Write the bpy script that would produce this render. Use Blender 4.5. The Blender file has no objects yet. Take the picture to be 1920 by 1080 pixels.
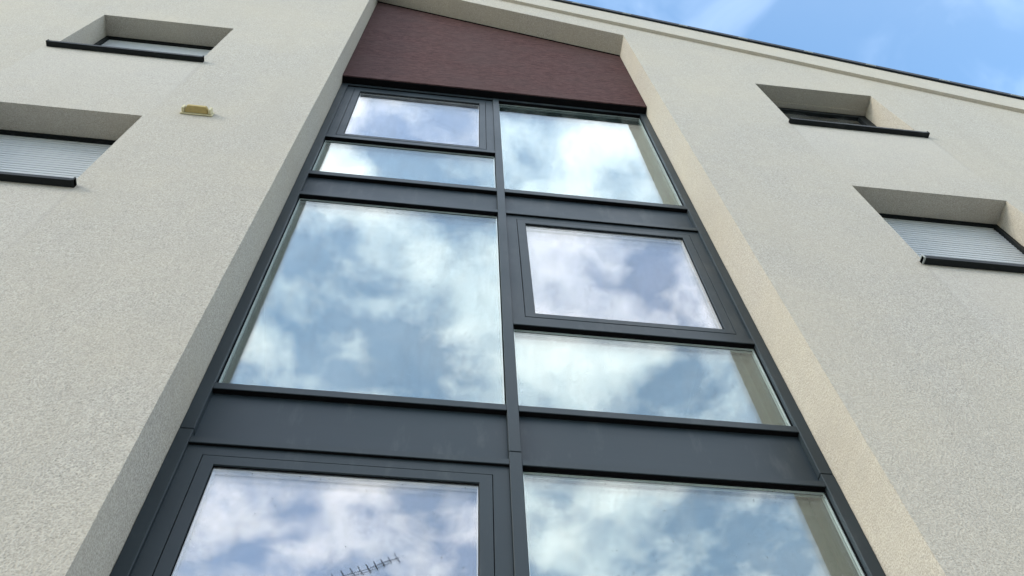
import bpy, bmesh, math, random
from mathutils import Vector, Matrix, noise
random.seed(7)
S = bpy.context.scene
C = S.collection

# ------------------------------------------------------------------ camera
# the camera stands at the origin of the measurements: eye height 1.6 m above the pavement (ground z = -1.6)
camd = bpy.data.cameras.new('camera'); cam = bpy.data.objects.new('camera', camd); C.objects.link(cam)
RIGHT = Vector((0.99289453, -0.1146603, -0.03183516))
FWD = Vector((0.08230056, 0.46844395, 0.87965157))
UP = Vector((-0.08594812, -0.87602128, 0.47455204))
cam.matrix_world = Matrix(((RIGHT.x, UP.x, -FWD.x, 0), (RIGHT.y, UP.y, -FWD.y, 0), (RIGHT.z, UP.z, -FWD.z, 0), (0, 0, 0, 1)))
camd.sensor_width = 36; camd.lens = 36 * 1721.8 / 1920
camd.clip_start = 0.05; camd.clip_end = 3000
S.camera = cam

# ------------------------------------------------------------------ sky, sun, exposure
SUN_DIR = Vector((-0.86, -0.35, 0.42)).normalized()
el = math.asin(SUN_DIR.z); az = math.atan2(SUN_DIR.x, SUN_DIR.y)
w = bpy.data.worlds.new('World'); S.world = w; w.use_nodes = True
wn = w.node_tree; wn.nodes.clear()
def N(t, typ, **k):
    n = t.nodes.new(typ)
    for a, b in k.items():
        if a.startswith('i_'): n.inputs[a[2:].replace('_', ' ')].default_value = b
        else: setattr(n, a, b)
    return n
def math_node(t, op, a, b=None, c=None):
    n = t.nodes.new('ShaderNodeMath'); n.operation = op
    for i, v in enumerate((a, b, c)):
        if v is None: continue
        if isinstance(v, (int, float)): n.inputs[i].default_value = v
        else: t.links.new(v, n.inputs[i])
    return n.outputs[0]
sky = N(wn, 'ShaderNodeTexSky', sky_type='NISHITA', sun_disc=False, sun_elevation=el, sun_rotation=az, altitude=200, air_density=1.0, dust_density=0.6, ozone_density=1.6)
tc = N(wn, 'ShaderNodeTexCoord'); sep = N(wn, 'ShaderNodeSeparateXYZ')
wn.links.new(tc.outputs['Generated'], sep.inputs[0])
zz = math_node(wn, 'MAXIMUM', sep.outputs['Z'], 0.03)
px = math_node(wn, 'DIVIDE', sep.outputs['X'], zz); py = math_node(wn, 'DIVIDE', sep.outputs['Y'], zz)
comb = N(wn, 'ShaderNodeCombineXYZ'); wn.links.new(px, comb.inputs[0]); wn.links.new(py, comb.inputs[1])
comb.inputs[2].default_value = 3.1
n1 = N(wn, 'ShaderNodeTexNoise', i_Scale=8.6, i_Detail=8.0, i_Roughness=0.54, i_Distortion=0.15)
n2 = N(wn, 'ShaderNodeTexNoise', i_Scale=3.1, i_Detail=2.0, i_Roughness=0.5)
for n in (n1, n2): wn.links.new(comb.outputs[0], n.inputs['Vector'])
# an even sheet of broken cloud that thins out into clear sky beyond the roof (towards +y)
cover = N(wn, 'ShaderNodeMapRange', interpolation_type='SMOOTHSTEP'); wn.links.new(py, cover.inputs['Value'])
cover.inputs['From Min'].default_value = -0.35; cover.inputs['From Max'].default_value = 0.30
cover.inputs['To Min'].default_value = 0.0; cover.inputs['To Max'].default_value = 0.34
dens = math_node(wn, 'ADD', math_node(wn, 'MULTIPLY', n1.outputs['Fac'], 0.82), math_node(wn, 'MULTIPLY', n2.outputs['Fac'], 0.18))
dens = math_node(wn, 'SUBTRACT', dens, cover.outputs[0])
mask = N(wn, 'ShaderNodeMapRange', interpolation_type='SMOOTHSTEP'); wn.links.new(dens, mask.inputs['Value'])
mask.inputs['From Min'].default_value = 0.33; mask.inputs['From Max'].default_value = 0.66
mask.inputs['To Min'].default_value = 0.0; mask.inputs['To Max'].default_value = 0.92
n3 = N(wn, 'ShaderNodeTexNoise', i_Scale=6.0, i_Detail=5.0, i_Roughness=.55); wn.links.new(comb.outputs[0], n3.inputs['Vector'])
veil = N(wn, 'ShaderNodeMapRange', interpolation_type='SMOOTHSTEP'); wn.links.new(py, veil.inputs['Value'])
veil.inputs['From Min'].default_value = -0.30; veil.inputs['From Max'].default_value = 0.25
veil.inputs['To Min'].default_value = 0.2; veil.inputs['To Max'].default_value = 0.0
maskv = math_node(wn, 'MAXIMUM', mask.outputs[0], veil.outputs[0])
ccol = N(wn, 'ShaderNodeMix', data_type='RGBA'); cf = N(wn, 'ShaderNodeMapRange', interpolation_type='SMOOTHSTEP'); wn.links.new(n3.outputs['Fac'], cf.inputs['Value']); cf.inputs['From Min'].default_value = .36; cf.inputs['From Max'].default_value = .66
wn.links.new(cf.outputs[0], ccol.inputs['Factor'])
ccol.inputs[6].default_value = (11.6, 12.4, 13.0, 1); ccol.inputs[7].default_value = (16.8, 16.7, 16.3, 1)
SKYGAIN = N(wn, 'ShaderNodeMix', data_type='RGBA', blend_type='MULTIPLY'); SKYGAIN.inputs['Factor'].default_value = 1
wn.links.new(sky.outputs[0], SKYGAIN.inputs[6]); SKYGAIN.inputs[7].default_value = (2.30, 2.58, 2.50, 1)
mx = N(wn, 'ShaderNodeMix', data_type='RGBA')
wn.links.new(maskv, mx.inputs['Factor']); wn.links.new(SKYGAIN.outputs[2], mx.inputs[6]); wn.links.new(ccol.outputs[2], mx.inputs[7])
wn_ = N(wn, 'ShaderNodeTexNoise', i_Scale=7.0, i_Detail=4.0, i_Roughness=0.5, i_Distortion=0.8); wn.links.new(comb.outputs[0], wn_.inputs['Vector'])
wsp = N(wn, 'ShaderNodeMapRange', interpolation_type='SMOOTHSTEP'); wn.links.new(wn_.outputs['Fac'], wsp.inputs['Value'])
wsp.inputs['From Min'].default_value = .46; wsp.inputs['From Max'].default_value = .80; wsp.inputs['To Max'].default_value = .15
mx2 = N(wn, 'ShaderNodeMix', data_type='RGBA'); wn.links.new(wsp.outputs[0], mx2.inputs['Factor']); wn.links.new(mx.outputs[2], mx2.inputs[6]); mx2.inputs[7].default_value = (9.5, 11.0, 13.0, 1)
mx = mx2
bg = N(wn, 'ShaderNodeBackground', i_Strength=0.15); wn.links.new(mx.outputs[2], bg.inputs['Color'])
out = N(wn, 'ShaderNodeOutputWorld'); wn.links.new(bg.outputs[0], out.inputs[0])

sund = bpy.data.lights.new('sun', 'SUN'); sund.energy = 1.5; sund.angle = math.radians(14); sund.color = (1.0, 0.905, 0.74)
sun = bpy.data.objects.new('sun', sund); C.objects.link(sun)
sun.rotation_euler = SUN_DIR.to_track_quat('Z', 'Y').to_euler()
S.view_settings.view_transform = 'Standard'; S.view_settings.look = 'None'
S.view_settings.gamma = 1; S.view_settings.exposure = 0.50; S.view_settings.use_curve_mapping = False
S.render.engine = 'CYCLES'
S.cycles.max_bounces = 14; S.cycles.transparent_max_bounces = 48; S.cycles.glossy_bounces = 8; S.cycles.diffuse_bounces = 5

# ------------------------------------------------------------------ materials
def new_mat(name):
    m = bpy.data.materials.new(name); m.use_nodes = True; t = m.node_tree
    b = t.nodes['Principled BSDF']; return m, t, b
def rgb(t, fac, a, b_):
    n = t.nodes.new('ShaderNodeMix'); n.data_type = 'RGBA'
    t.links.new(fac, n.inputs['Factor'])
    for i, v in ((6, a), (7, b_)):
        if isinstance(v, tuple): n.inputs[i].default_value = (*v, 1)
        else: t.links.new(v, n.inputs[i])
    return n.outputs[2]
def ramp(t, val, a, b_, lo=0.0, hi=1.0):
    n = t.nodes.new('ShaderNodeMapRange'); t.links.new(val, n.inputs['Value'])
    n.inputs['From Min'].default_value = a; n.inputs['From Max'].default_value = b_
    n.inputs['To Min'].default_value = lo; n.inputs['To Max'].default_value = hi
    return n.outputs[0]
def objco(t, scale=(1, 1, 1)):
    tcn = t.nodes.new('ShaderNodeTexCoord'); mp = t.nodes.new('ShaderNodeMapping'); mp.inputs['Scale'].default_value = scale
    t.links.new(tcn.outputs['Object'], mp.inputs[0]); return mp.outputs[0]
def noise_tex(t, co, sc, det=3, rough=.5):
    n = N(t, 'ShaderNodeTexNoise', i_Scale=sc, i_Detail=det, i_Roughness=rough); t.links.new(co, n.inputs['Vector']); return n.outputs['Fac']

def stucco(name, lo, hi, grain=1.0, stains=(), bump=0.9):
    m, t, b = new_mat(name)
    co = objco(t)
    g1 = noise_tex(t, co, 150 * grain, 2, .6)
    vo = N(t, 'ShaderNodeTexVoronoi', i_Scale=115 * grain); t.links.new(co, vo.inputs['Vector'])
    g2 = noise_tex(t, co, 34 * grain, 4, .65)
    big = noise_tex(t, co, 1.1, 4, .55)
    cos_ = objco(t, (3.2, 3.2, .32)); streak = noise_tex(t, cos_, 1.6, 5, .6)
    g3 = noise_tex(t, co, 75 * grain, 2, .6)
    grit = math_node(t, 'ADD', math_node(t, 'ADD', math_node(t, 'MULTIPLY', g1, .35), math_node(t, 'MULTIPLY', g3, .5)), math_node(t, 'MULTIPLY', vo.outputs['Distance'], .45))
    f = ramp(t, grit, .40, .82)
    c = rgb(t, f, lo, hi)
    c2 = rgb(t, ramp(t, g2, .3, .75, 0, .5), c, tuple(v * .90 for v in hi))
    c3 = rgb(t, ramp(t, big, .35, .7, 0, .45), c2, (hi[0] * .93, hi[1] * .89, hi[2] * .80))
    tr_ = noise_tex(t, objco(t, (1, 1, 2.2)), 5.5, 5, .62)
    c3 = rgb(t, ramp(t, tr_, .42, .72, 0, .34), c3, tuple(v * .76 for v in hi))
    c4 = rgb(t, ramp(t, streak, .48, .78, 0, .38), c3, (hi[0] * .74, hi[1] * .73, hi[2] * .70))
    tcn = t.nodes.new('ShaderNodeTexCoord'); sp = t.nodes.new('ShaderNodeSeparateXYZ'); t.links.new(tcn.outputs['Object'], sp.inputs[0])
    cur = c4
    for (x0, x1, zt, zl, colr, amt) in stains:      # washed strips of render under the sills
        wob = math_node(t, 'MULTIPLY', math_node(t, 'SUBTRACT', streak, .5), .10)
        xx = math_node(t, 'ADD', sp.outputs['X'], wob)
        a = ramp(t, xx, x0 - .012, x0 + .012); bb = ramp(t, xx, x1 + .012, x1 - .012)
        cz = ramp(t, sp.outputs['Z'], zl, zt, 0, 1); below = ramp(t, sp.outputs['Z'], zt + .01, zt)
        k = math_node(t, 'MULTIPLY', math_node(t, 'MULTIPLY', a, bb), math_node(t, 'MULTIPLY', cz, below))
        k = math_node(t, 'MULTIPLY', k, amt)
        cur = rgb(t, k, cur, colr)
    t.links.new(cur, b.inputs['Base Color'])
    b.inputs['Roughness'].default_value = .93; b.inputs['Specular IOR Level'].default_value = .2
    bp = t.nodes.new('ShaderNodeBump'); bp.inputs['Strength'].default_value = bump; bp.inputs['Distance'].default_value = .004
    h = math_node(t, 'ADD', grit, math_node(t, 'MULTIPLY', g2, .8))
    t.links.new(h, bp.inputs['Height']); t.links.new(bp.outputs[0], b.inputs['Normal'])
    return m
LAV = (.46, .435, .42)
M_wall = stucco('pale_render', (.190, .178, .160), (.452, .420, .376), stains=[
    (-3.44, -2.14, 7.90, 5.9, LAV, .22), (-3.6, -2.14, 5.06, 3.4, LAV, .15), (3.04, 4.34, 7.90, 6.3, LAV, .28), (3.04, 4.34, 5.08, 3.4, LAV, .2),
    (-2.155, -2.135, 7.90, 6.5, (.25, .24, .22), .45), (4.325, 4.345, 7.90, 6.6, (.25, .24, .22), .45), (3.03, 3.045, 7.90, 6.9, (.25, .24, .22), .35), (3.03, 3.045, 5.08, 3.9, (.25, .24, .22), .4), (-2.155, -2.14, 5.06, 3.8, (.25, .24, .22), .4)])
M_fascia = stucco('fascia_render', (.28, .265, .235), (.45, .42, .375), bump=.5)
M_maroon = None
def maroon():
    m, t, b = new_mat('maroon_render')
    co = objco(t, (1, 1, 5)); co0 = objco(t)
    a = noise_tex(t, co, 14, 6, .72); g = noise_tex(t, co0, 170, 2, .6); big = noise_tex(t, co0, 1.6, 3)
    c = rgb(t, ramp(t, a, .36, .66), (.038, .019, .019), (.112, .060, .060))
    c = rgb(t, ramp(t, big, .35, .7, 0, .5), c, (.070, .046, .046))
    c = rgb(t, ramp(t, g, .55, .75, 0, .5), c, (.15, .12, .125))
    t.links.new(c, b.inputs['Base Color']); b.inputs['Roughness'].default_value = .95; b.inputs['Specular IOR Level'].default_value = .08
    bp = t.nodes.new('ShaderNodeBump'); bp.inputs['Strength'].default_value = .9; bp.inputs['Distance'].default_value = .004
    t.links.new(math_node(t, 'ADD', a, g), bp.inputs['Height']); t.links.new(bp.outputs[0], b.inputs['Normal'])
    return m
M_maroon = maroon()
def metal(name, col, rough=.38, spec=.5, var=.12, dust=.0):
    m, t, b = new_mat(name); co = objco(t)
    n = noise_tex(t, co, 2.2, 4, .6); f = noise_tex(t, co, 420, 2)
    c = rgb(t, ramp(t, n, .3, .7), tuple(v * (1 - var) for v in col), tuple(v * (1 + var) for v in col))
    sp = noise_tex(t, objco(t, (1, 1, .25)), 9, 5, .65)
    c = rgb(t, ramp(t, sp, .55, .85, 0, .10 + dust), c, (.30, .30, .29))
    t.links.new(c, b.inputs['Base Color'])
    t.links.new(ramp(t, n, .3, .7, rough - .05, rough + .1), b.inputs['Roughness'])
    b.inputs['Specular IOR Level'].default_value = spec
    bp = t.nodes.new('ShaderNodeBump'); bp.inputs['Strength'].default_value = .08; bp.inputs['Distance'].default_value = .0006
    t.links.new(f, bp.inputs['Height']); t.links.new(bp.outputs[0], b.inputs['Normal'])
    return m
M_anth = metal('anthracite_powder_coat', (.023, .032, .039), spec=.24)
M_sheet = metal('anthracite_sheet', (.022, .032, .041), rough=.40, spec=.25, dust=.04)
M_black = metal('black_sill_metal', (.006, .008, .009), rough=.5, spec=.15)
M_verge = metal('black_verge_metal', (.007, .011, .016), rough=.55, spec=.15)
M_gasket_shade = metal('black_rubber_shade', (.005, .005, .006), rough=.8, spec=.03, var=.05, dust=-.10)  # rubber gaskets, and the painted shade under the panel and caps
M_clip = metal('grey_clip', (.20, .22, .22), rough=.5)
M_alu = metal('bright_spacer', (.85, .86, .85), rough=.5, var=.03)
M_shut = metal('pale_grey_lacquer', (.37, .385, .40), rough=.45, var=.05, dust=.10)
M_zinc = metal('grey_zinc', (.22, .23, .24), rough=.45)
M_ant = metal('dull_aluminium', (.04, .04, .045), rough=.6, spec=.1)
def flat(name, col, rough=.8, sc=12, var=.15, bump=.2):
    m, t, b = new_mat(name); co = objco(t); n = noise_tex(t, co, sc, 5, .6)
    t.links.new(rgb(t, ramp(t, n, .3, .7), tuple(v * (1 - var) for v in col), tuple(v * (1 + var) for v in col)), b.inputs['Base Color'])
    b.inputs['Roughness'].default_value = rough
    bp = t.nodes.new('ShaderNodeBump'); bp.inputs['Strength'].default_value = bump; bp.inputs['Distance'].default_value = .005
    t.links.new(n, bp.inputs['Height']); t.links.new(bp.outputs[0], b.inputs['Normal']); return m
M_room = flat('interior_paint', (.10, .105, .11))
M_roof = flat('dark_roof_covering', (.05, .05, .055))
M_yellow = flat('yellowed_plastic', (.36, .27, .10), .7, 40, .10, .1)
M_cream = flat('cream_plastic', (.48, .43, .27), .7, 40, .08, .1)
M_asph = flat('asphalt', (.05, .05, .05), .95, 60, .3, .5)
M_pave = flat('pale_bounce_pavement', (.68, .63, .54), .9, 25, .15, .4)  # pale so the unseen pavement throws fill light upwards
M_kerb = flat('kerb_stone', (.34, .33, .31), .9, 25)
M_brickw = stucco('neighbour_render', (.48, .44, .37), (.68, .63, .54), bump=.5)
M_tile = flat('clay_roof', (.16, .07, .045), .85, 20, .3, .5)
M_chim = flat('chimney_brick', (.22, .10, .07), .9, 30, .3, .5)
M_gr = flat('grass_ground', (.06, .09, .03), .95, 8, .4, .6)

def glass(name, tint, r0, trans):
    m = bpy.data.materials.new(name); m.use_nodes = True; t = m.node_tree; t.nodes.clear()
    lw = N(t, 'ShaderNodeLayerWeight', i_Blend=.5)
    f5 = math_node(t, 'POWER', lw.outputs['Facing'], 5.0)
    fac = math_node(t, 'ADD', math_node(t, 'MULTIPLY', f5, 1 - r0), r0)
    gl = N(t, 'ShaderNodeBsdfGlossy', i_Roughness=0.0); gl.inputs['Color'].default_value = (*tint, 1)
    tr = N(t, 'ShaderNodeBsdfTransparent'); tr.inputs['Color'].default_value = (*trans, 1)
    co = objco(t); n = noise_tex(t, co, 1.7, 2, .5)
    bp = t.nodes.new('ShaderNodeBump'); bp.inputs['Strength'].default_value = .35; bp.inputs['Distance'].default_value = .004
    t.links.new(n, bp.inputs['Height']); t.links.new(bp.outputs[0], gl.inputs['Normal'])
    # thin dust film: a touch of rough scatter
    df = N(t, 'ShaderNodeBsdfDiffuse'); df.inputs['Color'].default_value = (.45, .46, .44, 1)
    d = noise_tex(t, objco(t, (1, 1, .35)), 7, 6, .65)
    mixd = t.nodes.new('ShaderNodeMixShader'); t.links.new(ramp(t, d, .45, .85, .0, .07), mixd.inputs[0])
    mx_ = t.nodes.new('ShaderNodeMixShader'); t.links.new(fac, mx_.inputs[0]); t.links.new(tr.outputs[0], mx_.inputs[1]); t.links.new(gl.outputs[0], mx_.inputs[2])
    t.links.new(mx_.outputs[0], mixd.inputs[1]); t.links.new(df.outputs[0], mixd.inputs[2])
    o = N(t, 'ShaderNodeOutputMaterial'); t.links.new(mixd.outputs[0], o.inputs[0])
    return m
M_gfix = glass('coated_glass_green', (.925, .972, .975), .10, (.90, .93, .93))
M_gcas = glass('coated_glass_violet', (.95, .966, .974), .10, (.91, .915, .935))
M_gdark = glass('clear_glass', (.95, .97, 1.0), .08, (.7, .74, .76))
M_drop = metal('water_bead', (.05, .06, .065), rough=.5, spec=.15, dust=-.1)

# ------------------------------------------------------------------ mesh helpers
def link(name, bm, mat, parent=None, smooth=False):
    me = bpy.data.meshes.new(name); bmesh.ops.recalc_face_normals(bm, faces=bm.faces[:]); bm.to_mesh(me); bm.free()
    if smooth:
        for p in me.polygons: p.use_smooth = True
    me.materials.append(mat)
    o = bpy.data.objects.new(name, me); C.objects.link(o)
    if parent: o.parent = parent
    return o
def empty(name, label, cat, loc=(0, 0, 0), group=None):
    o = bpy.data.objects.new(name, None); C.objects.link(o); o.location = loc
    o['label'] = label; o['category'] = cat
    if group: o['group'] = group
    return o
def bx(bm, x0, x1, y0, y1, z0, z1, bev=0.0):
    b2 = bmesh.new()
    v = [b2.verts.new((x, y, z)) for x in (x0, x1) for y in (y0, y1) for z in (z0, z1)]
    for f in ((0, 1, 3, 2), (4, 6, 7, 5), (0, 4, 5, 1), (2, 3, 7, 6), (0, 2, 6, 4), (1, 5, 7, 3)): b2.faces.new([v[i] for i in f])
    if bev: bmesh.ops.bevel(b2, geom=b2.edges[:], offset=bev, segments=1, affect='EDGES')
    tmp = bpy.data.meshes.new('tmp'); b2.to_mesh(tmp); b2.free(); bm.from_mesh(tmp); bpy.data.meshes.remove(tmp)
def box(name, mat, parent, *a, bev=0.0):
    bm = bmesh.new(); bx(bm, *a, bev=bev); return link(name, bm, mat, parent)
def ring(bm, x0, x1, z0, z1, wl, wr, wb, wt, y0, y1, bev=.0012):
    """mitred rectangular frame: outer rectangle, four member widths"""
    b2 = bmesh.new()
    O = [(x0, z0), (x1, z0), (x1, z1), (x0, z1)]; I = [(x0 + wl, z0 + wb), (x1 - wr, z0 + wb), (x1 - wr, z1 - wt), (x0 + wl, z1 - wt)]
    vo = [[b2.verts.new((p[0], y, p[1])) for p in O] for y in (y0, y1)]
    vi = [[b2.verts.new((p[0], y, p[1])) for p in I] for y in (y0, y1)]
    for k in range(4):
        j = (k + 1) % 4
        b2.faces.new((vo[0][k], vo[0][j], vi[0][j], vi[0][k])); b2.faces.new((vo[1][k], vo[1][j], vi[1][j], vi[1][k]))
        b2.faces.new((vo[0][k], vo[0][j], vo[1][j], vo[1][k])); b2.faces.new((vi[0][k], vi[0][j], vi[1][j], vi[1][k]))
    if bev:
        ed = [e for e in b2.edges if abs(e.verts[0].co.y - e.verts[1].co.y) < 1e-6 and abs(e.verts[0].co.y - y0) < 1e-6
              and (abs(e.verts[0].co.x - e.verts[1].co.x) < 1e-6 or abs(e.verts[0].co.z - e.verts[1].co.z) < 1e-6)]
        bmesh.ops.bevel(b2, geom=ed, offset=bev, segments=1, affect='EDGES')
    tmp = bpy.data.meshes.new('tmp'); b2.to_mesh(tmp); b2.free(); bm.from_mesh(tmp); bpy.data.meshes.remove(tmp)
def rake_prism(bm, pts, y0, y1):
    a = [bm.verts.new((p[0], y0, p[1])) for p in pts]; b_ = [bm.verts.new((p[0], y1, p[1])) for p in pts]
    n = len(pts); bm.faces.new(a); bm.faces.new(b_[::-1])
    for i in range(n): bm.faces.new((a[i], a[(i + 1) % n], b_[(i + 1) % n], b_[i]))
def tube(bm, p, q, r, seg=8, r2=None):
    p, q = Vector(p), Vector(q); d = (q - p).normalized(); u = d.orthogonal().normalized(); v = d.cross(u)
    r2 = r if r2 is None else r2
    A = []; B = []
    for i in range(seg):
        a = 2 * math.pi * i / seg; o = u * math.cos(a) + v * math.sin(a)
        A.append(bm.verts.new(p + o * r)); B.append(bm.verts.new(q + o * r2))
    for i in range(seg): bm.faces.new((A[i], A[(i + 1) % seg], B[(i + 1) % seg], B[i]))
    bm.faces.new(A[::-1]); bm.faces.new(B)
def kid_copy(o, parent, dloc):
    c = o.copy(); C.objects.link(c); c.parent = parent; c.location = Vector(o.location) + Vector(dloc); return c

# ------------------------------------------------------------------ levels (metres, relative to the eye)
YF = 2.285          # face of the rendered wall
YC = 2.600          # front of the curtain-wall caps
YG = 2.629          # outer face of the glass
GZ = -1.6
XL, XR = -1.07, 1.92                     # the tall recess
SL = .53; XRIDGE = -2.4
def zb(x): return 10.59 - SL * (x - 3.213) if x >= XRIDGE else 10.59 - SL * (XRIDGE - 3.213) - SL * (XRIDGE - x)
def ztop(x): return 10.79 - .512 * (x - 1.898)     # sloping head of the recess
WX0, WX1 = -6.6, 8.7

bld = empty('apartment_building', 'pale rendered apartment block with a tall recessed strip of dark framed windows', 'building', (0, YF, GZ))
def P(o):       # keep world coordinates while parented to the building
    o.matrix_parent_inverse = Matrix.Translation((0, -YF, -GZ)); return o
def part(name, bm, mat, smooth=False): return P(link(name, bm, mat, bld, smooth))
def pbox(name, mat, *a, bev=0.0): return P(box(name, mat, bld, *a, bev=bev))

# windows: x0, x1, sill z, head z, recess depth, kind
WIN = [(-3.39, -2.17, 7.915, 9.145, .20, 'shutter'), (-3.39, -2.175, 5.095, 6.405, .205, 'shutter'),
       (3.065, 4.297, 7.915, 9.185, .215, 'open'), (3.065, 4.30, 5.12, 6.412, .20, 'shutter')]

# ---- rendered wall with openings
def wobble(x, z, s=9.0, a=.0016): return a * (noise.noise(Vector((x * 3, z * s, 1.7))) + .6 * noise.noise(Vector((x, z * s * 5, 9.1))))
bm = bmesh.new()
def loop(pts):
    v = [bm.verts.new((p[0], YF, p[1])) for p in pts]
    return [bm.edges.new((v[i], v[(i + 1) % len(v)])) for i in range(len(v))], v
outer = [(WX0, GZ), (WX1, GZ), (WX1, zb(WX1) + .45), (XRIDGE, zb(XRIDGE) + .45), (WX0, zb(WX0) + .45)]
edges, _ = loop(outer)
holes = []
big = []
zlist = [-1.45 + i * .03 for i in range(int((ztop(XR) + 1.45) / .03))]
for z in zlist: big.append((XR + wobble(XR, z), z))
big.append((XR, ztop(XR)))
for i in range(1, 60): x = XR + (XL - XR) * i / 60; big.append((x, ztop(x) + wobble(x * 4, x * 3, 6, .001)))
big.append((XL, ztop(XL)))
zl = [ztop(XL) - .03 * (i + 1) for i in range(int((ztop(XL) + 1.42) / .03))]
for z in zl: big.append((XL + wobble(XL, z), z))
big.append((XL, -1.45))
holes.append((big, .36))
for x0, x1, z0, z1, d, k in WIN:
    holes.append(([(x1, z0 - .02), (x1, z1), (x0, z1), (x0, z0 - .02)], d + .10))
# small back-of-frame windows lower down belong to the same pattern (below the picture)
hv = []
for pts, d in holes:
    e, v = loop(pts); edges += e; hv.append((v, d))
bmesh.ops.triangle_fill(bm, use_beauty=True, use_dissolve=False, edges=edges)
def inside(pt, poly):
    c = False; n = len(poly)
    for i in range(n):
        a, b_ = poly[i], poly[(i + 1) % n]
        if (a[1] > pt[1]) != (b_[1] > pt[1]) and pt[0] < (b_[0] - a[0]) * (pt[1] - a[1]) / (b_[1] - a[1]) + a[0]: c = not c
    return c
kill = [f for f in bm.faces if any(inside((f.calc_center_median().x, f.calc_center_median().z), h[0]) for h in holes)]
bmesh.ops.delete(bm, geom=kill, context='FACES_ONLY')
for v, d in hv:
    back = [bm.verts.new((p.co.x, YF + d, p.co.z)) for p in v]
    # smooth back line (no wobble) for the tall recess
    for i in range(len(v)):
        j = (i + 1) % len(v); bm.faces.new((v[i], v[j], back[j], back[i]))
# side, rear
def quad(*p): bm.faces.new([bm.verts.new(q) for q in p])
YB = YF + 9.0
quad((WX0, YF, GZ), (WX0, YB, GZ), (WX0, YB, zb(WX0) + .45), (WX0, YF, zb(WX0) + .45))
quad((WX1, YF, GZ), (WX1, YB, GZ), (WX1, YB, zb(WX1) + .45), (WX1, YF, zb(WX1) + .45))
bm.faces.new([bm.verts.new((p[0], YB, p[1])) for p in outer])
me_wall = part('facade_wall', bm, M_wall)
me_wall.data.validate()

# inner lining: dark rooms behind the openings
bm = bmesh.new()
def room(x0, x1, z0, z1, y0, y1):
    v = [[bm.verts.new((x, y, z)) for x, z in ((x0, z0), (x1, z0), (x1, z1), (x0, z1))] for y in (y0, y1)]
    bm.faces.new(v[1])
    for i in range(4): bm.faces.new((v[0][i], v[0][(i + 1) % 4], v[1][(i + 1) % 4], v[1][i]))
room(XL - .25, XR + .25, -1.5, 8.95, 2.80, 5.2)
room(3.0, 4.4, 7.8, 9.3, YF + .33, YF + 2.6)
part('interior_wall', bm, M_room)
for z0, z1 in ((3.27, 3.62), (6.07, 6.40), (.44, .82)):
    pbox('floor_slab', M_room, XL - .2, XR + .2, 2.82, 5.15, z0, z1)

# ---- maroon panel over the glazing
bm = bmesh.new()
rake_prism(bm, [(XL + .003, 8.795), (XR - .003, 8.795), (XR - .003, ztop(XR) - .003), (XL + .003, ztop(XL) - .003)], 2.530, 2.70)
part('maroon_panel', bm, M_maroon)
pbox('panel_underside_shade', M_gasket_shade, XL + .004, XR - .004, 2.540, 2.71, 8.782, 8.7945)  # added black strip: paints the shade on the panel's underside
# thin shadow-gap bead along the sloping head
bm = bmesh.new()
rake_prism(bm, [(XL + .004, ztop(XL) - .022), (XR - .004, ztop(XR) - .022), (XR - .004, ztop(XR) - .004), (XL + .004, ztop(XL) - .004)], 2.520, 2.5295)
part('sealant_joint', bm, M_gasket_shade)

# ---- fascia, verge trim, clips, roof
for a, b_ in ((XRIDGE, WX1 + .12), (WX0 - .12, XRIDGE)):
    bm = bmesh.new(); n = 40
    pts = [(a + (b_ - a) * i / n, zb(max(min(a + (b_ - a) * i / n, 99), -99)) + wobble(i * .31, i * .77, 3, .002)) for i in range(n + 1)]
    rake_prism(bm, pts + [(b_, zb(b_) + .525), (a, zb(a) + .525)], YF - .038, YF + .002)
    part('fascia_board', bm, M_fascia)
    bm = bmesh.new()
    rake_prism(bm, [(a, zb(a) + .528), (b_, zb(b_) + .528), (b_, zb(b_) + .628), (a, zb(a) + .628)], YF - .062, YF + .04)
    bmesh.ops.bevel(bm, geom=[e for e in bm.edges if e.calc_length() > 2], offset=.004, segments=1, affect='EDGES')
    part('verge_trim', bm, M_verge)
    bm = bmesh.new()
    rake_prism(bm, [(a, zb(a) + .45), (b_, zb(b_) + .45), (b_, zb(b_) + .60), (a, zb(a) + .60)], YF + .045, YB + .2)
    part('roof', bm, M_roof)
ang = math.atan(SL); clip0 = None
for i in range(13):
    x = 0.15 + i * .66 + random.uniform(-.05, .05)
    if clip0 is None:
        bm = bmesh.new(); bx(bm, -.055, .055, -.002, .010, -.020, .020, bev=.0015); bx(bm, -.045, .045, -.006, -.002, -.008, .008, bev=.001)
        clip0 = o = part('roof_clip', bm, M_clip)
    else:
        o = clip0.copy(); C.objects.link(o); o.parent = bld; P(o)
    o.rotation_euler = (0, ang, 0); o.location = (x, YF - .064, zb(x) + .560 + random.uniform(-.004, .004))

# ------------------------------------------------------------------ curtain wall
LX0, LX1, RX0, RX1 = -1.006, .393, .450, 1.855
# vertical caps in two lengths with an open joint
JZ = 3.312
for x0, x1, nm in ((XL + .002, LX0, 'side_cap'), (RX1, XR - .002, 'side_cap'), (LX1, RX0, 'mullion_cap')):
    yb = 2.66 if nm == 'side_cap' else 2.66
    pbox(nm, M_anth, x0, x1, YC, yb, JZ + .0035, 8.78, bev=.002)
    pbox(nm, M_anth, x0, x1, YC - .0015, yb, -1.45, JZ - .0035, bev=.002)
    pbox('mullion_body', M_gasket_shade, x0 + .004, x1 - .004, 2.661, 2.79, -1.5, 8.78)
    pbox('joint_backing', M_gasket_shade, x0 + .003, x1 - .003, YC + .008, 2.655, JZ - .0034, JZ + .0034)
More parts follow.
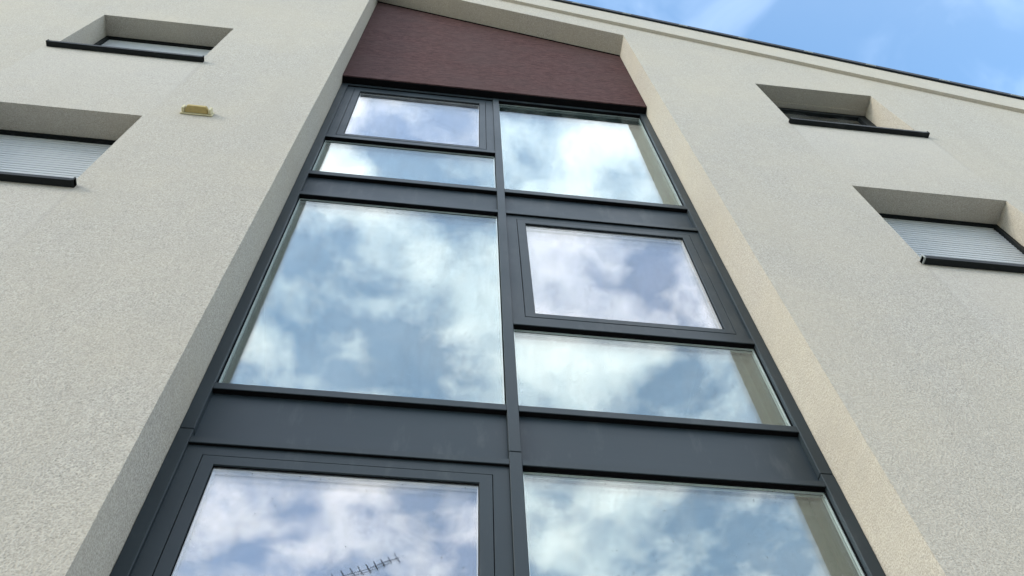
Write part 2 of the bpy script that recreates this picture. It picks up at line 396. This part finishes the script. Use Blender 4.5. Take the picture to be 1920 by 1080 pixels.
# horizontal caps
def cap(col, z0, z1):
    x0, x1 = (LX0, LX1) if col == 'L' else (RX0, RX1)
    pbox('transom_cap', M_anth, x0 + .0006, x1 - .0006, YC + .0015, YC + .0075, z0, z1, bev=.0015)
    pbox('gasket_shade_strip', M_gasket_shade, x0 + .0006, x1 - .0006, YC + .0076, 2.66, z0 + .0006, z1 - .0006)  # gasket block, kept black to paint the shadow gap under the cap
CAPS = {'L': [(8.735, 8.781), (7.238, 7.290), (6.407, 6.468), (6.015, 6.060), (3.630, 3.677), (3.223, 3.259), (1.60, 1.65), (.83, .87), (.40, .435), (-1.45, -1.40)],
        'R': [(8.735, 8.781), (6.407, 6.468), (6.015, 6.060), (4.460, 4.505), (3.630, 3.677), (3.223, 3.259), (.83, .87), (.40, .435), (-1.45, -1.40)]}
for k, L in CAPS.items():
    for z0, z1 in L: cap(k, z0, z1)
# spandrels: folded sheet, slightly bowed like real sheet metal
def spandrel(x0, x1, z0, z1):
    bm = bmesh.new(); nx, nz = 28, 8; V = []
    for j in range(nz + 1):
        for i in range(nx + 1):
            u, v = i / nx, j / nz
            e = min(1, min(u, 1 - u) / .06) * min(1, min(v, 1 - v) / .2)
            y = 2.6335 + (.0022 * math.sin(math.pi * u) * math.sin(math.pi * v) + .0008 * noise.noise(Vector((u * 5 + x0, v * 2, z0)))) * e
            V.append(bm.verts.new((x0 + (x1 - x0) * u, y, z0 + (z1 - z0) * v)))
    for j in range(nz):
        for i in range(nx):
            a = j * (nx + 1) + i; bm.faces.new((V[a], V[a + 1], V[a + nx + 2], V[a + nx + 1]))
    bx(bm, x0, x1, 2.645, 2.70, z0, z1)
    part('spandrel_panel', bm, M_sheet, smooth=False)
for x0, x1 in ((LX0, LX1), (RX0, RX1)):
    for z0, z1 in ((6.060, 6.407), (3.259, 3.630), (.435, .83)): spandrel(x0 + .0008, x1 - .0008, z0 + .0006, z1 - .0006)

def droplets(x0, x1, z0, z1, n, parent, top=.25):
    bm = bmesh.new()
    cl = [(random.uniform(x0, x1), random.uniform(z0, z1), random.uniform(.05, .22)) for _ in range(10)]
    for i in range(n):
        r = random.choice((.0011, .0013, .0015, .0018, .0023))
        u = random.random()
        if u < top: x, z = random.uniform(x0, x1), z1 - abs(random.gauss(0, .07)) - .012
        elif u < .62:
            c = random.choice(cl); x, z = random.gauss(c[0], c[2]), random.gauss(c[1], c[2] * 1.3)
        else: x, z = random.uniform(x0, x1), random.uniform(z0, z1)
        if not (x0 + .01 < x < x1 - .01 and z0 + .01 < z < z1 - .01): continue
        ce = bm.verts.new((x, YG - r * .55, z - r * .15)); st = random.uniform(1, 1.7)
        rim = [bm.verts.new((x + r * math.cos(a * math.pi / 3), YG + .0002, z + r * st * math.sin(a * math.pi / 3))) for a in range(6)]
        mid = [bm.verts.new((x + r * .7 * math.cos(a * math.pi / 3), YG - r * .4, z + r * .7 * st * math.sin(a * math.pi / 3))) for a in range(6)]
        for k in range(6):
            j = (k + 1) % 6; bm.faces.new((rim[k], rim[j], mid[j], mid[k])); bm.faces.new((mid[k], mid[j], ce))
    o = link('rain_droplets', bm, M_drop, parent, True); o['kind'] = 'stuff'; return o

def glazing(parent, x0, x1, z0, z1, mat, drops, tilt=0.0):
    """two panes with an aluminium spacer between them"""
    o = box('outer_pane', mat, parent, x0 - .012, x1 + .012, YG, YG + .006, z0 - .012, z1 + .012)
    o2 = box('inner_pane', mat, parent, x0 - .012, x1 + .012, YG + .0355, YG + .0415, z0 - .012, z1 + .012)
    box('middle_pane', mat, parent, x0 - .012, x1 + .012, YG + .0190, YG + .0225, z0 - .012, z1 + .012)
    for k in (0, 1):
        bm = bmesh.new(); ring(bm, x0 - .010, x1 + .010, z0 - .010, z1 + .010, .0135, .0135, .0135, .0135, YG + .0065 + k * .0180, YG + .0165 + k * .0180, bev=0)
        link('spacer_bar', bm, M_alu, parent)
    if drops: droplets(x0, x1, z0, z1, drops, parent)
def fixed(x0, x1, z0, z1, drops=0):
    bm = bmesh.new(); g = .0045
    ring(bm, x0 + .0004, x1 - .0004, z0 + .0004, z1 - .0004, g, g, g, g, YG - .004, YG + .0420, bev=0)
    root = part('fixed_window', bm, M_gasket_shade)
    glazing(root, x0 + g + .002, x1 - g - .002, z0 + g + .002, z1 - g - .002, M_gfix, drops)
    return root
def casement(x0, x1, z0, z1, i_l, i_r, i_b, i_t, drops=0, mat=None):
    """outer frame | 3 mm shadow gap | sash | glass"""
    bm = bmesh.new(); g = .0035
    ring(bm, x0 + .0004, x1 - .0004, z0 + .0004, z1 - .0004, i_l - x0, x1 - i_r, i_b - z0, z1 - i_t, 2.6170, 2.6595)
    bx(bm, i_l - .002, i_r + .002, 2.6500, 2.6590, i_b - .002, i_b + .03); bx(bm, i_l - .002, i_r + .002, 2.6500, 2.6590, i_t - .03, i_t + .002)
    bx(bm, i_l - .002, i_l + .03, 2.6505, 2.6592, i_b + .031, i_t - .031); bx(bm, i_r - .03, i_r + .002, 2.6505, 2.6592, i_b + .031, i_t - .031)
    root = part('casement_window', bm, M_anth)
    bm = bmesh.new(); sw = .057; sb = .046
    ring(bm, i_l + g, i_r - g, i_b + g, i_t - g, sw, sw, sb, sw, 2.6155, 2.6715, bev=.0018)
    link('sash', bm, M_anth, root)
    a0, a1, b0, b1 = i_l + g + sw, i_r - g - sw, i_b + g + sb, i_t - g - sw
    bm = bmesh.new(); ring(bm, a0, a1, b0, b1, .0035, .0035, .0035, .0035, YG - .005, YG - .0005, bev=0)
    link('glazing_gasket', bm, M_gasket_shade, root)
    # glass sits between the sash cheeks
    o = box('outer_pane', mat or M_gcas, root, a0 + .0005, a1 - .0005, YG, YG + .006, b0 + .0005, b1 - .0005)
    box('inner_pane', mat or M_gcas, root, a0 + .0005, a1 - .0005, YG + .0355, YG + .0405, b0 + .0005, b1 - .0005)
    box('middle_pane', mat or M_gcas, root, a0 + .0005, a1 - .0005, YG + .0190, YG + .0225, b0 + .0005, b1 - .0005)
    for k in (0, 1):
        bm = bmesh.new(); ring(bm, a0 + .0006, a1 - .0006, b0 + .0006, b1 - .0006, .006, .006, .006, .006, YG + .0065 + k * .0165, YG + .0185 + k * .0165, bev=0)
        link('spacer_bar', bm, M_alu, root)
    if drops: droplets(a0 + .005, a1 - .005, b0 + .005, b1 - .005, drops, root, .3)
    return root
for o_ in ():
    pass
casement(LX0, LX1, 7.290, 8.735, -.935, .323, 7.337, 8.677, 160)
casement(RX0, RX1, 4.505, 6.015, .525, 1.779, 4.577, 5.957, 320)
casement(LX0, LX1, 1.650, 3.223, -.931, .320, 1.72, 3.162, 160)
fixed(LX0, LX1, 6.468, 7.238, 120)
fixed(LX0, LX1, 3.677, 6.015, 1500)
fixed(RX0, RX1, 6.468, 8.735, 160)
fixed(RX0, RX1, 3.677, 4.460, 420)
fixed(RX0, RX1, .870, 3.223, 620)
fixed(LX0, LX1, .870, 1.600); fixed(LX0, LX1, -1.40, .40); fixed(RX0, RX1, -1.40, .40)

# ------------------------------------------------------------------ small windows with sills and shutters
for x0, x1, z0, z1, d, kind in WIN:
    yb = YF + d
    # sill: folded metal with upstand ends
    bm = bmesh.new(); s0, s1 = x0 - .035, x1 + .035
    prof = [(YF - .046, z0 - .036), (YF - .046, z0 - .002), (yb + .05, z0 + .018), (yb + .05, z0 + .012), (YF - .040, z0 - .008), (YF - .040, z0 - .036)]
    va = [bm.verts.new((x0 + .001, p[0], p[1])) for p in prof]; vb = [bm.verts.new((x1 - .001, p[0], p[1])) for p in prof]
    bm.faces.new(va); bm.faces.new(vb[::-1])
    for i in range(6): bm.faces.new((va[i], va[(i + 1) % 6], vb[(i + 1) % 6], vb[i]))
    bx(bm, s0, s1, YF - .0465, YF - .0005, z0 - .037, z0 - .003, bev=.0015)
    sill = part('window_sill', bm, M_black)
    for xe in (s0, s1 - .012):
        box('sill_end_cap', M_clip if kind == 'shutter' and x0 > 0 else M_black, sill, xe, xe + .012, YF - .050, YF - .001, z0 - .040, z0 + .008, bev=.002)
    if kind == 'shutter':
        bm = bmesh.new()
        ring(bm, x0 + .0015, x1 - .0015, z0 - .01, z1 - .0015, .034, .034, .01, .012, yb, yb + .05, bev=.001)
        root = part('roller_shutter', bm, M_black)
        box('head_rail', M_black, root, x0 + .036, x1 - .036, yb + .012, yb + .045, z1 - .026, z1 - .014, bev=.001)
        hs = .0385; n = int((z1 - .04 - z0) / hs); first = None
        zz0 = z0 + .055
        bm = bmesh.new()
        L = x1 - x0 - .060
        prof = [(.006, .0), (-.0012, .0), (-.0036, .005), (-.0044, .013), (-.0036, .023), (-.0012, .0315), (.002, .0325), (.006, .0325)]
        va = [bm.verts.new((-L / 2, p[0], p[1])) for p in prof]; vb = [bm.verts.new((L / 2, p[0], p[1])) for p in prof]
        bm.faces.new(va); bm.faces.new(vb[::-1])
        for i in range(8): bm.faces.new((va[i], va[(i + 1) % 8], vb[(i + 1) % 8], vb[i]))
        bx(bm, -L / 2, L / 2, .0048, .0058, .0326, .0384)
        i = 0; z = zz0
        while z < z1 - .037:
            if first is None: first = o = link('slat', bm, M_shut, root)
            else: o = first.copy(); C.objects.link(o); o.parent = root
            o.location = ((x0 + x1) / 2 + random.uniform(-.0012, .0012), yb + .030 + random.uniform(-.0005, .0005), z); z += hs; i += 1
        box('bottom_rail', M_shut, root, x0 + .032, x1 - .032, yb + .020, yb + .036, z0 + .022, z0 + .0545, bev=.003)
        box('backing_board', M_gasket_shade, root, x0 + .004, x1 - .004, yb + .0505, yb + .06, z0 - .01, z1 - .003)
    else:
        bm = bmesh.new()
        ring(bm, x0 + .0015, x1 - .0015, z0 - .01, z1 - .0015, .055, .055, .06, .055, yb, yb + .05, bev=.0015)
        root = part('casement_window', bm, M_black)
        bm = bmesh.new(); ring(bm, x0 + .06, x1 - .06, z0 + .054, z1 - .06, .05, .05, .05, .05, yb - .008, yb + .044, bev=.0015)
        link('sash', bm, M_black, root)
        box('outer_pane', M_gdark, root, x0 + .109, x1 - .109, yb + .012, yb + .018, z0 + .103, z1 - .109)
        box('inner_pane', M_gdark, root, x0 + .109, x1 - .109, yb + .034, yb + .040, z0 + .103, z1 - .109)
        # shutter box soffit closing the head of the recess
        pbox('shutter_box_soffit', M_wall, x0 + .002, x1 - .002, yb - .055, yb - .001, z1 - .016, z1 - .002, bev=.002)
        pbox('roller_blind_fabric', M_gasket_shade, x0 + .11, x1 - .11, yb + .10, yb + .105, z0 + .05, z1 - .05)

# ------------------------------------------------------------------ vent box on the render
vent = empty('vent_box', 'small yellowed plastic vent box on the pale wall right of the left windows', 'vent', (-1.835, YF, 6.555))
bm = bmesh.new(); bx(bm, -.115, .115, -.012, -.0005, -.035, .045, bev=.004); link('flange', bm, M_cream, vent)
bm = bmesh.new()
A = [bm.verts.new(p) for p in ((-.085, -.0125, -.022), (.085, -.0125, -.022), (.085, -.0125, .034), (-.085, -.0125, .034))]
B = [bm.verts.new(p) for p in ((-.068, -.062, -.012), (.068, -.062, -.012), (.068, -.062, .022), (-.068, -.062, .022))]
bm.faces.new(A); bm.faces.new(B)
for i in range(4): bm.faces.new((A[i], A[(i + 1) % 4], B[(i + 1) % 4], B[i]))
bmesh.ops.bevel(bm, geom=bm.edges[:], offset=.004, segments=2, affect='EDGES')
link('hood', bm, M_yellow, vent)
bm = bmesh.new(); bx(bm, .0855, .105, -.05, -.0125, -.026, .038, bev=.004); bx(bm, -.105, -.0855, -.05, -.0125, -.026, .038, bev=.004); link('side_cheek', bm, M_cream, vent)

# ------------------------------------------------------------------ ground, street and the house across the street
def sheet(name, mat, x0, x1, y0, y1, z):
    bm = bmesh.new(); bm.faces.new([bm.verts.new(p) for p in ((x0, y0, z), (x1, y0, z), (x1, y1, z), (x0, y1, z))])
    o = link(name, bm, mat); o['kind'] = 'structure'; return o
sheet('ground', M_gr, -600, 600, -600, 600, GZ - .016)
sheet('pavement', M_pave, -60, 60, -5.2, YF, GZ - .004)  # out of view; widened and lightened to bounce light onto the soffits
r = sheet('road', M_asph, -60, 60, -7.0, -5.35, GZ - .012)
o = box('kerb', M_kerb, None, -60, 60, -5.35, -5.2, GZ - .20, GZ - .002, bev=.01); o['kind'] = 'structure'
hs_ = empty('neighbour_house', 'beige rendered house with a clay tiled roof across the street', 'house', (0, -7.6, GZ))
def HP(o): o.matrix_parent_inverse = Matrix.Translation((0, 7.6, -GZ)); return o
HX0, HX1, HY0, HY1, HE, HR = -8.0, 5.0, -14.2, -7.6, 5.6, 8.4
HP(box('wall', M_brickw, hs_, HX0, HX1, HY0, HY1, GZ, HE))
bm = bmesh.new(); ym = (HY0 + HY1) / 2
for s, ye in ((1, HY1 + .45), (-1, HY0 - .45)):
    pts = [(ye, HE - .25), (ym, HR), (ym, HR + .14), (ye, HE - .11)]
    a = [bm.verts.new((HX0 - .4, p[0], p[1])) for p in pts]; b_ = [bm.verts.new((HX1 + .4, p[0], p[1])) for p in pts]
    bm.faces.new(a); bm.faces.new(b_)
    for i in range(4): bm.faces.new((a[i], a[(i + 1) % 4], b_[(i + 1) % 4], b_[i]))
for x in (HX0 + .01, HX1 - .01): bm.faces.new([bm.verts.new(p) for p in ((x, HY1, HE), (x, ym, HR), (x, HY0, HE))])
roofh = HP(link('roof', bm, M_tile, hs_))
chim = HP(box('chimney', M_chim, hs_, -3.4, -2.7, -10.2, -9.5, 7.0, 9.2, bev=.01))
for x in (-6.6, -3.4, 1.4, 3.6):
    for z in (-.6, 2.6):
        bm = bmesh.new(); ring(bm, x, x + 1.1, z, z + 1.4, .07, .07, .07, .07, -7.60, -7.54, bev=0)
        f = HP(link('window', bm, M_anth, hs_)); box('pane', M_gdark, f, x + .071, x + 1.029, -7.58, -7.57, z + .071, z + 1.329)
HP(box('door', M_anth, hs_, -.9, .1, -7.599, -7.55, GZ, .6, bev=.01))

# television antenna on its mast, seen only as a reflection in the lowest casement
tipv = Vector((-.24, -8.74, 14.10)); back = Vector((-1.15, -.60, 0)).normalized()
ant = empty('television_antenna', 'thin television antenna with short rods, mirrored in the lowest left pane', 'antenna', (tipv + back * 1.75) * 1.0)
ant.location.z = 8.0
base = Vector(ant.location)
def AO(bm, name): o = link(name, bm, M_ant, ant); o.matrix_parent_inverse = Matrix.Translation(-base); return o
bm = bmesh.new(); tube(bm, (base.x, base.y, 8.0), (base.x, base.y, 14.25), .02); AO(bm, 'mast')
bm = bmesh.new(); tube(bm, tipv, tipv + back * 2.1, .011); tube(bm, tipv + back * .25 + Vector((0, 0, -.09)), tipv + back * 1.7 + Vector((0, 0, -.09)), .008); AO(bm, 'boom')
side = Vector((-back.y, back.x, 0))
for i, (t_, L_) in enumerate(((.05, .24), (.24, .16), (.42, .18), (.58, .2), (.74, .22), (.92, .23), (1.10, .24), (1.30, .26), (1.5, .28), (1.95, .34))):
    bm = bmesh.new(); c = tipv + back * t_; tube(bm, c - side * L_ * .62, c + side * L_ * .62, .012, 6); AO(bm, 'rod')
